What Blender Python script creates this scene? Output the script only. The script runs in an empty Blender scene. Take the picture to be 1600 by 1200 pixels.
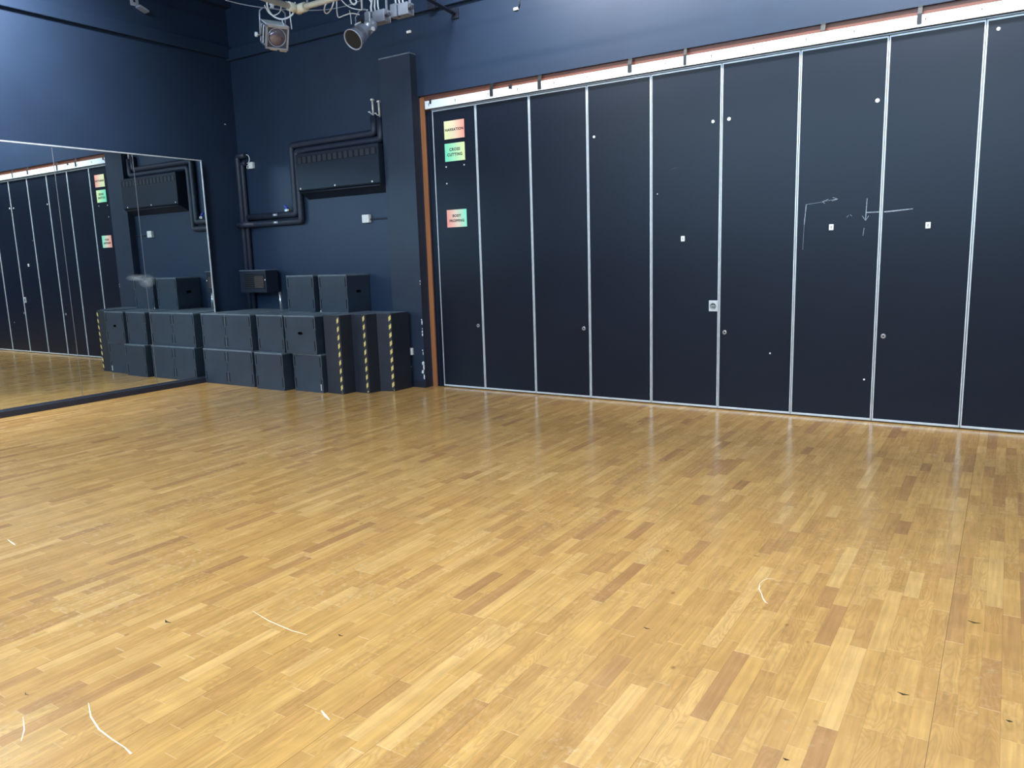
import bpy, bmesh, math, random
from mathutils import Vector, Matrix
random.seed(7)
scn = bpy.context.scene
COL = scn.collection
PI = math.pi

# ------------------------------------------------------------------ camera
RT = Vector((0.8405, 0.5410, -0.0306)); FW = Vector((-0.5381, 0.8267, -0.1643))
CAM = Vector((9.559, -7.6517, 1.6212)); FPX = 1191.2
FW.normalize(); RT = (RT - FW * RT.dot(FW)).normalized(); UP = RT.cross(FW)
cd = bpy.data.cameras.new('camera'); cam = bpy.data.objects.new('camera', cd); COL.objects.link(cam)
cd.sensor_width = 36; cd.lens = FPX / 1600 * 36; cd.clip_end = 200; cd.clip_start = .05
M = Matrix((( RT.x, UP.x, -FW.x, CAM.x), (RT.y, UP.y, -FW.y, CAM.y), (RT.z, UP.z, -FW.z, CAM.z), (0, 0, 0, 1)))
cam.matrix_world = M; scn.camera = cam
vs = scn.view_settings
scn.display_settings.display_device = 'sRGB'
vs.view_transform = 'Standard'; vs.look = 'None'; vs.gamma = 1; vs.exposure = 0.0; vs.use_curve_mapping = False

def ray(u, v):
    return (RT * ((u - 800) / FPX) - UP * ((v - 600) / FPX) + FW).normalized()
def cam_pt(u, v, d): return CAM + ray(u, v) * d

# ------------------------------------------------------------------ materials
def new_mat(name):
    m = bpy.data.materials.new(name); m.use_nodes = True
    nt = m.node_tree; b = nt.nodes['Principled BSDF']
    return m, nt, b
def N(nt, typ, **kw):
    n = nt.nodes.new(typ)
    for k, v in kw.items(): setattr(n, k, v)
    return n
def math_(nt, op, a, b=None, c=None):
    n = nt.nodes.new('ShaderNodeMath'); n.operation = op
    for i, v in enumerate((a, b, c)):
        if v is None: continue
        if isinstance(v, (int, float)): n.inputs[i].default_value = v
        else: nt.links.new(v, n.inputs[i])
    return n.outputs[0]
def mixc(nt, f, a, b, mode='MIX'):
    n = nt.nodes.new('ShaderNodeMix'); n.data_type = 'RGBA'; n.blend_type = mode
    for sock, v in ((n.inputs[0], f), (n.inputs[6], a), (n.inputs[7], b)):
        if isinstance(v, (int, float)): sock.default_value = v
        elif isinstance(v, tuple): sock.default_value = (*v[:3], 1)
        else: nt.links.new(v, sock)
    return n.outputs[2]
def paint(name, col, rough=.5, var=.15, scale=3., spec=.5, metal=0., bump=0., bscale=60., var2=0.0):
    m, nt, b = new_mat(name)
    tc = N(nt, 'ShaderNodeTexCoord')
    no = N(nt, 'ShaderNodeTexNoise'); no.inputs['Scale'].default_value = scale; no.inputs['Detail'].default_value = 5
    nt.links.new(tc.outputs['Object'], no.inputs['Vector'])
    lo = tuple(c * (1 - var) for c in col); hi = tuple(min(1, c * (1 + var)) for c in col)
    r = N(nt, 'ShaderNodeMapRange'); r.inputs[1].default_value = .3; r.inputs[2].default_value = .7
    nt.links.new(no.outputs[0], r.inputs[0])
    nt.links.new(mixc(nt, r.outputs[0], lo, hi), b.inputs['Base Color'])
    b.inputs['Roughness'].default_value = rough; b.inputs['Metallic'].default_value = metal
    b.inputs['Specular IOR Level'].default_value = spec
    if var2:
        rr = N(nt, 'ShaderNodeMapRange'); rr.inputs[3].default_value = rough - var2; rr.inputs[4].default_value = rough + var2
        nt.links.new(no.outputs[0], rr.inputs[0]); nt.links.new(rr.outputs[0], b.inputs['Roughness'])
    if bump:
        n2 = N(nt, 'ShaderNodeTexNoise'); n2.inputs['Scale'].default_value = bscale; n2.inputs['Detail'].default_value = 3
        nt.links.new(tc.outputs['Object'], n2.inputs['Vector'])
        bp = N(nt, 'ShaderNodeBump'); bp.inputs['Strength'].default_value = bump; bp.inputs['Distance'].default_value = .003
        nt.links.new(n2.outputs[0], bp.inputs['Height']); nt.links.new(bp.outputs[0], b.inputs['Normal'])
    return m

WALLC = (.0165, .0315, .065)
m_wall = paint('navy_wall_paint', WALLC, .42, .10, 1.3, .4, bump=.12, bscale=25)
m_wall_dark = paint('navy_skirting_paint', (.014, .018, .035), .4, .1, 3, .5)
m_ceil = paint('dark_ceiling_paint', (.04, .05, .08), .8, .1, 2, .2)
m_pil = paint('pilaster_paint', (.020, .031, .055), .42, .08, 3, .4, bump=.1)
m_door = paint('partition_board', (.0040, .0074, .0175), .36, .12, 1.1, .30, var2=.04)
m_alu = paint('aluminium', (.62, .66, .70), .35, .12, 9, .5, metal=.35)
m_alu2 = paint('grey_track', (.30, .32, .34), .4, .1, 9, .5, metal=.6)
m_white = paint('white_board', (.78, .84, .88), .35, .03, 2, .5)
m_wplastic = paint('white_plastic', (.80, .82, .82), .4, .02, 5, .5)
m_black = paint('black_tape', (.008, .009, .012), .5, .2, 20, .5)
m_hole = paint('black_void', (.002, .003, .005), .9, .1, 5, .1)
m_box = paint('box_paint', (.025, .039, .062), .42, .14, 5, .5, bump=.15, bscale=14, var2=.06)
m_edge_sheen = paint('box_edge_paint', (.13, .17, .21), .36, .2, 9, .5)  # grazing sheen on lids and edges, put into a paler colour
m_slot = paint('box_slot', (.004, .006, .010), .6, .1, 8, .3)
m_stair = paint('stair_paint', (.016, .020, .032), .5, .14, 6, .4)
m_stair_lit = paint('stair_side_paint', (.12, .155, .20), .4, .12, 6, .5)  # paler stair copy: light on the upper face put into the colour
m_pipe = paint('pipe_lagging', (.019, .027, .050), .5, .15, 12, .5, bump=.2, bscale=18)
m_heater = paint('heater_enamel', (.012, .019, .034), .42, .08, 3, .3)
m_grille = paint('heater_grille', (.022, .028, .042), .5, .1, 9, .4)
m_steel = paint('bare_steel', (.55, .56, .58), .3, .15, 18, .5, metal=.9)
m_copper = paint('bare_pipe', (.78, .74, .68), .3, .1, 20, .5, metal=.3)
m_grey = paint('grey_metal_paint', (.30, .33, .40), .4, .12, 9, .5, metal=.2)
m_lamp = paint('lantern_metal', (.42, .47, .58), .35, .2, 15, .5, metal=.5)
m_lampface = paint('lantern_face', (.085, .10, .15), .4, .15, 12, .5, metal=.3)
m_lamplight = paint('lantern_top', (.72, .76, .80), .4, .12, 15, .5, metal=.1)
m_lampin = paint('lantern_inside', (.012, .012, .016), .5, .1, 12, .3)
m_red = paint('reddish_reflector', (.20, .07, .06), .3, .3, 12, .5)
m_cable = paint('white_cable', (.75, .80, .85), .4, .05, 12, .5)
m_bar = paint('white_bar', (.70, .74, .76), .38, .12, 9, .5)
m_cream = paint('cream_tape', (.72, .68, .56), .5, .12, 14, .5)
m_blue = paint('blue_plastic', (.03, .05, .45), .4, .1, 12, .5)
m_gold = paint('brass', (.75, .55, .2), .3, .1, 12, .5, metal=.8)
m_chip = paint('white_plaster', (.80, .82, .84), .7, .05, 20, .2)
m_text = paint('black_ink', (.012, .012, .014), .6, .05, 20, .2)
m_chalk = paint('chalk_line', (.30, .35, .42), .9, .3, 60, .1)
m_scuff = paint('pale_scuff', (.82, .72, .56), .5, .1, 30, .3)
m_knot = paint('dark_dent', (.05, .03, .018), .6, .3, 50, .3)
m_warm_reflect = paint('amber_element', (.09, .065, .05), .35, .2, 15, .5, metal=.3)  # warm reflection on the fan front, painted as colour

def wood_mat(name, c1, c2, axis='Z', rough=.4):
    m, nt, b = new_mat(name)
    tc = N(nt, 'ShaderNodeTexCoord'); mp = N(nt, 'ShaderNodeMapping')
    mp.inputs['Scale'].default_value = (40, 40, 1.5) if axis == 'Z' else (1.5, 40, 40)
    no = N(nt, 'ShaderNodeTexNoise'); no.inputs['Scale'].default_value = 1; no.inputs['Detail'].default_value = 6
    nt.links.new(tc.outputs['Object'], mp.inputs['Vector']); nt.links.new(mp.outputs[0], no.inputs['Vector'])
    nt.links.new(mixc(nt, no.outputs[0], c1, c2), b.inputs['Base Color'])
    b.inputs['Roughness'].default_value = rough
    return m
m_frame_v = wood_mat('varnished_jamb', (.22, .075, .03), (.46, .19, .075), 'Z')
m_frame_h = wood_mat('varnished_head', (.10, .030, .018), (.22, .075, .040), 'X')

def mirror_mat():
    m, nt, b = new_mat('mirror_glass')
    b.inputs['Metallic'].default_value = 1; b.inputs['Roughness'].default_value = 0.0
    b.inputs['Base Color'].default_value = (.86, .93, .93, 1)
    tc = N(nt, 'ShaderNodeTexCoord')
    # noise for the smear, left unlinked
    no = N(nt, 'ShaderNodeTexNoise'); no.inputs['Scale'].default_value = 9; no.inputs['Detail'].default_value = 4
    nt.links.new(tc.outputs['Object'], no.inputs['Vector'])
    return m
m_mirror = mirror_mat()
def glare_mat():
    m, nt, b = new_mat('mirror_smudge')
    tc = N(nt, 'ShaderNodeTexCoord')
    gr = N(nt, 'ShaderNodeTexGradient'); gr.gradient_type = 'SPHERICAL'
    mp = N(nt, 'ShaderNodeMapping'); mp.inputs['Scale'].default_value = (1, 1, 1)
    nt.links.new(tc.outputs['Object'], mp.inputs[0]); nt.links.new(mp.outputs[0], gr.inputs[0])
    b.inputs['Base Color'].default_value = (.7, .75, .8, 1); b.inputs['Roughness'].default_value = .9
    return m

def gradient_mat(name, c0, c1, c2=None):
    m, nt, b = new_mat(name)
    tc = N(nt, 'ShaderNodeTexCoord'); sp = N(nt, 'ShaderNodeSeparateXYZ')
    nt.links.new(tc.outputs['Object'], sp.inputs[0])
    v = math_(nt, 'ADD', math_(nt, 'MULTIPLY', sp.outputs[0], 1 / .30), math_(nt, 'MULTIPLY', sp.outputs[2], .6))
    v = math_(nt, 'ADD', v, .5)
    cr = N(nt, 'ShaderNodeValToRGB'); e = cr.color_ramp.elements
    e[0].color = (*c0, 1); e[0].position = .05; e[1].color = (*c1, 1); e[1].position = .95
    if c2: k = e.new(.5); k.color = (*c2, 1)
    nt.links.new(v, cr.inputs[0]); nt.links.new(cr.outputs[0], b.inputs['Base Color'])
    b.inputs['Roughness'].default_value = .35
    return m

def hazard_mat():
    m, nt, b = new_mat('hazard_tape')
    tc = N(nt, 'ShaderNodeTexCoord'); sp = N(nt, 'ShaderNodeSeparateXYZ')
    nt.links.new(tc.outputs['Object'], sp.inputs[0])
    v = math_(nt, 'ADD', math_(nt, 'MULTIPLY', sp.outputs[2], 1 / .104), math_(nt, 'MULTIPLY', sp.outputs[0], -8.5))
    fr = math_(nt, 'FRACT', v); st = math_(nt, 'GREATER_THAN', fr, .48)
    nt.links.new(mixc(nt, st, (.035, .03, .035), (.74, .58, .20)), b.inputs['Base Color'])
    b.inputs['Roughness'].default_value = .4
    return m
m_hazard = hazard_mat()

def floor_mat():
    m, nt, b = new_mat('strip_oak_floor')
    L = nt.links.new
    tc = N(nt, 'ShaderNodeTexCoord'); sp = N(nt, 'ShaderNodeSeparateXYZ'); L(tc.outputs['Object'], sp.inputs[0])
    X, Y = sp.outputs[0], sp.outputs[1]
    w = .0660
    xs = math_(nt, 'DIVIDE', math_(nt, 'ADD', X, 100 * 3 * w - 9.040), w)
    col = math_(nt, 'FLOOR', xs); fx = math_(nt, 'FRACT', xs)
    wn = N(nt, 'ShaderNodeTexWhiteNoise'); wn.noise_dimensions = '1D'; L(col, wn.inputs['W'])
    r1 = wn.outputs['Value']
    y0 = math_(nt, 'ADD', Y, math_(nt, 'MULTIPLY', r1, 17.3))
    s = math_(nt, 'SINE', math_(nt, 'ADD', math_(nt, 'MULTIPLY', y0, 4.7), math_(nt, 'MULTIPLY', r1, 40)))
    y1 = math_(nt, 'ADD', y0, math_(nt, 'MULTIPLY', s, .13))
    yr = math_(nt, 'DIVIDE', y1, .37)
    row = math_(nt, 'FLOOR', yr); fy = math_(nt, 'FRACT', yr)
    cb = N(nt, 'ShaderNodeCombineXYZ'); L(col, cb.inputs[0]); L(row, cb.inputs[1])
    w2 = N(nt, 'ShaderNodeTexWhiteNoise'); w2.noise_dimensions = '3D'; L(cb.outputs[0], w2.inputs['Vector'])
    v = w2.outputs['Value']
    spc = N(nt, 'ShaderNodeSeparateColor'); L(w2.outputs['Color'], spc.inputs[0])
    cr = N(nt, 'ShaderNodeValToRGB'); e = cr.color_ramp.elements
    e[0].position = 0; e[0].color = (.42, .220, .082, 1)
    e[1].position = 1; e[1].color = (.69, .425, .158, 1)
    for p, c in ((.03, (.48, .260, .096)), (.14, (.54, .300, .098)), (.5, (.590, .338, .108)), (.88, (.640, .380, .128))):
        k = e.new(p); k.color = (*c, 1)
    L(v, cr.inputs[0])
    # grain, running along y, different in every strip
    gx = math_(nt, 'ADD', math_(nt, 'MULTIPLY', X, 1), math_(nt, 'MULTIPLY', spc.outputs[0], 31))
    gc = N(nt, 'ShaderNodeCombineXYZ'); L(math_(nt, 'MULTIPLY', gx, 55), gc.inputs[0]); L(math_(nt, 'MULTIPLY', Y, 3.0), gc.inputs[1]); L(math_(nt, 'MULTIPLY', spc.outputs[1], 50), gc.inputs[2])
    g = N(nt, 'ShaderNodeTexNoise'); g.inputs['Scale'].default_value = 1; g.inputs['Detail'].default_value = 5; g.inputs['Distortion'].default_value = .4; L(gc.outputs[0], g.inputs['Vector'])
    gm = N(nt, 'ShaderNodeMapRange'); gm.inputs[1].default_value = .25; gm.inputs[2].default_value = .75; gm.inputs[3].default_value = .80; gm.inputs[4].default_value = 1.14; L(g.outputs[0], gm.inputs[0])
    c1 = mixc(nt, 1.0, cr.outputs[0], gm.outputs[0], 'MULTIPLY')
    # cathedral rings on some strips
    rc = N(nt, 'ShaderNodeCombineXYZ'); L(math_(nt, 'MULTIPLY', gx, 13), rc.inputs[0]); L(math_(nt, 'MULTIPLY', Y, 2.6), rc.inputs[1]); L(math_(nt, 'MULTIPLY', spc.outputs[2], 30), rc.inputs[2])
    rn = N(nt, 'ShaderNodeTexNoise'); rn.inputs['Scale'].default_value = 1; rn.inputs['Detail'].default_value = 1.5; L(rc.outputs[0], rn.inputs['Vector'])
    ring = math_(nt, 'FRACT', math_(nt, 'MULTIPLY', rn.outputs[0], 17))
    ring = math_(nt, 'POWER', math_(nt, 'ABSOLUTE', math_(nt, 'SUBTRACT', ring, .5)), 2.0)
    ring = math_(nt, 'MULTIPLY', ring, math_(nt, 'MULTIPLY', math_(nt, 'GREATER_THAN', spc.outputs[1], .50), 1.5))
    c2 = mixc(nt, ring, c1, (.36, .19, .07))
    # mottled tone across boards
    n3 = N(nt, 'ShaderNodeTexNoise'); n3.inputs['Scale'].default_value = 7; n3.inputs['Detail'].default_value = 4; L(tc.outputs['Object'], n3.inputs['Vector'])
    m3 = N(nt, 'ShaderNodeMapRange'); m3.inputs[1].default_value = .3; m3.inputs[2].default_value = .7; m3.inputs[3].default_value = .92; m3.inputs[4].default_value = 1.08; L(n3.outputs[0], m3.inputs[0])
    c2 = mixc(nt, 1.0, c2, m3.outputs[0], 'MULTIPLY')
    # knots
    vc = N(nt, 'ShaderNodeCombineXYZ'); L(math_(nt, 'MULTIPLY', X, 1.6), vc.inputs[0]); L(Y, vc.inputs[1])
    vo = N(nt, 'ShaderNodeTexVoronoi'); vo.inputs['Scale'].default_value = 2.6; L(vc.outputs[0], vo.inputs['Vector'])
    kn = N(nt, 'ShaderNodeMapRange'); kn.inputs[1].default_value = .010; kn.inputs[2].default_value = .05; kn.inputs[3].default_value = .75; kn.inputs[4].default_value = 0; L(vo.outputs['Distance'], kn.inputs[0])
    c3 = mixc(nt, kn.outputs[0], c2, (.20, .09, .035))
    # joints: fine lines between strips, darker board seam every third strip, pale end joints
    ex = math_(nt, 'MINIMUM', fx, math_(nt, 'SUBTRACT', 1, fx)); ey = math_(nt, 'MINIMUM', fy, math_(nt, 'SUBTRACT', 1, fy))
    lx = math_(nt, 'LESS_THAN', ex, .010); ly = math_(nt, 'LESS_THAN', ey, .0035)
    c4 = mixc(nt, math_(nt, 'MULTIPLY', lx, .35), c3, (.26, .13, .05))
    c4 = mixc(nt, math_(nt, 'MULTIPLY', ly, .40), c4, (.80, .60, .34))
    b3 = math_(nt, 'FRACT', math_(nt, 'ADD', math_(nt, 'DIVIDE', math_(nt, 'ADD', X, 100 * 3 * w - 9.040), w * 3), .5))
    seam = math_(nt, 'LESS_THAN', math_(nt, 'ABSOLUTE', math_(nt, 'SUBTRACT', b3, .5)), .0065)
    n4 = N(nt, 'ShaderNodeTexWhiteNoise'); n4.noise_dimensions = '1D'
    L(math_(nt, 'ROUND', math_(nt, 'DIVIDE', math_(nt, 'ADD', X, 100 * 3 * w - 9.040), w * 3)), n4.inputs['W'])
    sf = math_(nt, 'MULTIPLY', seam, math_(nt, 'ADD', math_(nt, 'MULTIPLY', math_(nt, 'POWER', n4.outputs['Value'], 2.0), .85), .08))
    c5 = mixc(nt, sf, c4, (.10, .05, .02))
    # rubbed pale patches with fine scratches
    sc = N(nt, 'ShaderNodeTexNoise'); sc.inputs['Scale'].default_value = 26; sc.inputs['Detail'].default_value = 8; sc.inputs['Roughness'].default_value = .7; L(tc.outputs['Object'], sc.inputs['Vector'])
    pm = N(nt, 'ShaderNodeTexNoise'); pm.inputs['Scale'].default_value = 1.3; pm.inputs['Detail'].default_value = 4; L(tc.outputs['Object'], pm.inputs['Vector'])
    s1 = N(nt, 'ShaderNodeMapRange'); s1.inputs[1].default_value = .52; s1.inputs[2].default_value = .68; L(sc.outputs[0], s1.inputs[0])
    s2 = N(nt, 'ShaderNodeMapRange'); s2.inputs[1].default_value = .48; s2.inputs[2].default_value = .64; s2.inputs[4].default_value = .42; L(pm.outputs[0], s2.inputs[0])
    c5 = mixc(nt, math_(nt, 'MULTIPLY', s1.outputs[0], s2.outputs[0]), c5, (.78, .60, .36))
    L(c5, b.inputs['Base Color'])
    # worn varnish
    n5 = N(nt, 'ShaderNodeTexNoise'); n5.inputs['Scale'].default_value = 2.2; n5.inputs['Detail'].default_value = 6; L(tc.outputs['Object'], n5.inputs['Vector'])
    rr = N(nt, 'ShaderNodeMapRange'); rr.inputs[1].default_value = .3; rr.inputs[2].default_value = .7; rr.inputs[3].default_value = .13; rr.inputs[4].default_value = .25; L(n5.outputs[0], rr.inputs[0])
    L(rr.outputs[0], b.inputs['Roughness'])
    b.inputs['Specular IOR Level'].default_value = .45
    bp = N(nt, 'ShaderNodeBump'); bp.inputs['Strength'].default_value = .10; bp.inputs['Distance'].default_value = .002
    hh = math_(nt, 'ADD', math_(nt, 'MULTIPLY', v, .6), g.outputs[0]); L(hh, bp.inputs['Height']); L(bp.outputs[0], b.inputs['Normal'])
    return m
m_floor = floor_mat()

# ------------------------------------------------------------------ mesh helpers
class MB:
    def __init__(s): s.bm = bmesh.new(); s.mats = []
    def mi(s, m):
        if m not in s.mats: s.mats.append(m)
        return s.mats.index(m)
    def _fin(s, faces, m):
        i = s.mi(m)
        for f in faces: f.material_index = i
    def box(s, x0, x1, y0, y1, z0, z1, m, bevel=0., rot=None):
        before = set(s.bm.faces)
        vs_ = [s.bm.verts.new((x, y, z)) for x in (x0, x1) for y in (y0, y1) for z in (z0, z1)]
        idx = [(0, 1, 3, 2), (4, 6, 7, 5), (0, 4, 5, 1), (2, 3, 7, 6), (0, 2, 6, 4), (1, 5, 7, 3)]
        fs = [s.bm.faces.new([vs_[i] for i in q]) for q in idx]
        if bevel:
            ed = list({e for f in fs for e in f.edges})
            bmesh.ops.bevel(s.bm, geom=ed, offset=bevel, segments=2, affect='EDGES', profile=.6)
        new = [f for f in s.bm.faces if f not in before]
        if rot is not None:
            vv = {v for f in new for v in f.verts}
            bmesh.ops.transform(s.bm, matrix=rot, verts=list(vv))
        s._fin(new, m); return s
    def tube(s, pts, r, m, seg=12, smooth=True, caps=True, radii=None):
        pts = [Vector(p) for p in pts]; rings = []
        prev = None
        for i, p in enumerate(pts):
            if i == 0: t = pts[1] - pts[0]
            elif i == len(pts) - 1: t = pts[-1] - pts[-2]
            else: t = (pts[i + 1] - p).normalized() + (p - pts[i - 1]).normalized()
            t.normalize()
            if prev is None:
                a = Vector((0, 0, 1)) if abs(t.z) < .9 else Vector((1, 0, 0)); u = t.cross(a).normalized()
            else: u = (prev - t * prev.dot(t)).normalized()
            prev = u; v = t.cross(u)
            k = 1.
            if 0 < i < len(pts) - 1:
                c = (pts[i + 1] - p).normalized().dot((p - pts[i - 1]).normalized()); k = 1 / max(.5, math.sqrt((1 + c) / 2)) if len(pts) < 6 else 1
            rr = (radii[i] if radii else r)
            rings.append([s.bm.verts.new(p + (u * math.cos(2 * PI * j / seg) + v * math.sin(2 * PI * j / seg)) * rr * (1 + (k - 1) * .5)) for j in range(seg)])
        fs = []
        for a, b in zip(rings, rings[1:]):
            for j in range(seg):
                f = s.bm.faces.new((a[j], a[(j + 1) % seg], b[(j + 1) % seg], b[j])); f.smooth = smooth; fs.append(f)
        if caps: fs.append(s.bm.faces.new(rings[0][::-1])); fs.append(s.bm.faces.new(rings[-1]))
        s._fin(fs, m); return s
    def prism(s, poly, z0, z1, m, mtop=None):
        a = [s.bm.verts.new((x, y, z0)) for x, y in poly]; b = [s.bm.verts.new((x, y, z1)) for x, y in poly]
        n = len(poly); fs = [s.bm.faces.new((a[i], a[(i + 1) % n], b[(i + 1) % n], b[i])) for i in range(n)]
        s._fin(fs, m)
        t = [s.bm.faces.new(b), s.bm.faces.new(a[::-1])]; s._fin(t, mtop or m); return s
    def lathe(s, prof, m, seg=24, mat=None):
        """prof: list of (r, t) ; axis = +Z local, mat optional Matrix"""
        rings = []
        for r, t in prof:
            rings.append([s.bm.verts.new((r * math.cos(2 * PI * j / seg), r * math.sin(2 * PI * j / seg), t)) for j in range(seg)])
        fs = []
        for a, b in zip(rings, rings[1:]):
            for j in range(seg):
                f = s.bm.faces.new((a[j], a[(j + 1) % seg], b[(j + 1) % seg], b[j])); f.smooth = True; fs.append(f)
        fs.append(s.bm.faces.new(rings[0][::-1])); fs.append(s.bm.faces.new(rings[-1]))
        if mat is not None:
            bmesh.ops.transform(s.bm, matrix=mat, verts=[v for r in rings for v in r])
        s._fin(fs, m); return s
    def ribbon(s, pts, width, normal, m, thick=.0006):
        n = Vector(normal).normalized(); pts = [Vector(p) for p in pts]
        w = width if isinstance(width, (list, tuple)) else [width] * len(pts); L_, R_ = [], []
        for i, p in enumerate(pts):
            t = (pts[min(i + 1, len(pts) - 1)] - pts[max(i - 1, 0)]).normalized(); o = t.cross(n).normalized() * w[i] / 2
            L_.append([s.bm.verts.new(p + o), s.bm.verts.new(p + o + n * thick)]); R_.append([s.bm.verts.new(p - o), s.bm.verts.new(p - o + n * thick)])
        fs = []
        for i in range(len(pts) - 1):
            fs.append(s.bm.faces.new((L_[i][1], L_[i + 1][1], R_[i + 1][1], R_[i][1])))
            fs.append(s.bm.faces.new((L_[i][0], L_[i + 1][0], L_[i + 1][1], L_[i][1])))
            fs.append(s.bm.faces.new((R_[i + 1][0], R_[i][0], R_[i][1], R_[i + 1][1])))
        s._fin(fs, m); return s
    def build(s, name, parent=None, loc=None, world=True):
        bmesh.ops.recalc_face_normals(s.bm, faces=s.bm.faces)
        me = bpy.data.meshes.new(name); s.bm.to_mesh(me); s.bm.free()
        for m in s.mats: me.materials.append(m)
        o = bpy.data.objects.new(name, me); COL.objects.link(o)
        if loc is not None: o.location = loc
        if parent:
            o.parent = parent
        return o
def tag(o, label=None, cat=None, group=None, kind=None):
    if label: o['label'] = label
    if cat: o['category'] = cat
    if group: o['group'] = group
    if kind: o['kind'] = kind
    return o
def thing(name, label, cat, loc=(0, 0, 0), rz=0, group=None):
    o = bpy.data.objects.new(name, None); COL.objects.link(o); o.location = loc; o.rotation_euler = (0, 0, rz)
    o.empty_display_size = .1
    return tag(o, label, cat, group)
def struct(mb, name, parent=None):
    o = mb.build(name, parent)
    if not parent: o['kind'] = 'structure'
    return o

# ------------------------------------------------------------------ the room
YW = -.045         # back wall plane
XL = -.07          # left wall plane
XR, YB, ZC = 14.0, -13.0, 5.6
struct(MB().box(XL - .2, XR + .2, YB - .2, .5, -.15, 0, m_floor), 'floor')
fl = bpy.data.objects['floor']
struct(MB().box(XL - .2, XR + .2, YB - .2, .5, ZC, ZC + .15, m_ceil), 'ceiling')
struct(MB().box(XL - .2, XL, YB, YW + .2, 0, ZC, m_wall), 'wall_left')
struct(MB().box(XR, XR + .2, YB, .5, 0, ZC, m_wall), 'wall_right')
struct(MB().box(XL - .2, XR + .2, YB - .2, YB, 0, ZC, m_wall), 'wall_front')
PX1 = 12.83        # right end of the opening
wb = MB()
wb.box(XL, 3.37, YW, YW + .2, 0, ZC, m_wall)
wb.box(3.37, PX1, YW, YW + .2, 3.584, ZC, m_wall)
wb.box(PX1, XR, YW, YW + .2, 0, ZC, m_wall)
struct(wb, 'wall_back')
# dark store behind the partition so no light leaks in
struct(MB().box(3.2, XR, .35, .5, 0, ZC, m_wall_dark), 'wall_store')
# pilaster with a bevelled top
pb = MB()
pb.box(2.872, 3.362, -.16, YW, 0, 4.062, m_pil)
pb.box(2.868, 3.366, -.164, YW, 4.062, 4.078, m_edge_sheen)
pil = struct(pb, 'wall_pilaster')
struct(MB().box(2.862, 3.358, -.178, -.155, 0, .085, m_wall_dark, .004).box(3.345, 3.371, -.172, YW, 0, .085, m_wall_dark, .004), 'baseboard_pilaster')
struct(MB().box(XL, 2.86, -.058, YW, 0, .09, m_wall_dark), 'baseboard_back')
# ledge in front of the mirrors
struct(MB().box(XL, .100, YB, -.60, 0, .068, m_wall_dark, .004), 'baseboard_left')
# picture rail band near the top on both walls, and the deep beam above it on the left
def band(name, x0, x1, y0, y1, z0, z1): return struct(MB().box(x0, x1, y0, y1, z0, z1, m_wall, .008), name)
band('trim_1', XL, XL + .06, YB, YW, 4.545, 4.705)
band('trim_2', XL, XR, YW - .06, YW, 4.515, 4.668)
band('trim_3', XL, XL + .13, YB, YW, 5.222, ZC)
band('trim_4', XL, XL + .015, YB, YW, 5.045, 5.065)
# varnished timber lining of the opening
struct(MB().box(3.362, 3.437, -.020, .10, 0, 3.572, m_frame_v, .004), 'trim_5')
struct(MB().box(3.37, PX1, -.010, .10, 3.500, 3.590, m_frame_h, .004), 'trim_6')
struct(MB().box(3.437, 3.536, .0, .10, 0, 3.41, m_door, .002).box(3.48, 3.484, -.004, .0, 0, 3.40, m_wall), 'trim_7')
struct(MB().box(PX1 - .07, PX1, -.02, .10, 0, 3.572, m_frame_v, .004), 'trim_8')
# chipped paint on the pilaster corner, down to white plaster
def chip(x, z, h, w, seed, side=False):
    rnd = random.Random(seed); mb = MB(); n = 11; pts = []
    for i in range(n):
        a = 2 * PI * i / n; k = rnd.uniform(.6, 1.05)
        pts.append((math.cos(a) * w / 2 * k, math.sin(a) * h / 2 * k))
    a = [mb.bm.verts.new((x + p[0], -.1608, z + p[1])) for p in pts]
    b = [mb.bm.verts.new((x + p[0], -.159, z + p[1])) for p in pts]
    fs = [mb.bm.faces.new(a)] + [mb.bm.faces.new((a[i], a[(i + 1) % n], b[(i + 1) % n], b[i])) for i in range(n)]
    mb._fin(fs, m_chip); return mb.build('paint_chip', pil)
for i, (x, z, h, w) in enumerate([(3.286, 1.345, .03, .012), (3.287, 1.31, .025, .012), (3.280, .86, .02, .02), (3.284, .825, .07, .02), (3.286, .745, .02, .016),
      (3.284, .71, .035, .022), (3.284, .67, .05, .022), (3.272, .47, .025, .02), (3.278, .43, .05, .014),
      (3.270, .305, .06, .05), (3.278, .255, .11, .032), (3.258, .19, .055, .045), (3.278, .13, .075, .024)]):
    chip(x + .066, z + .012, h, w, i + 3)

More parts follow.
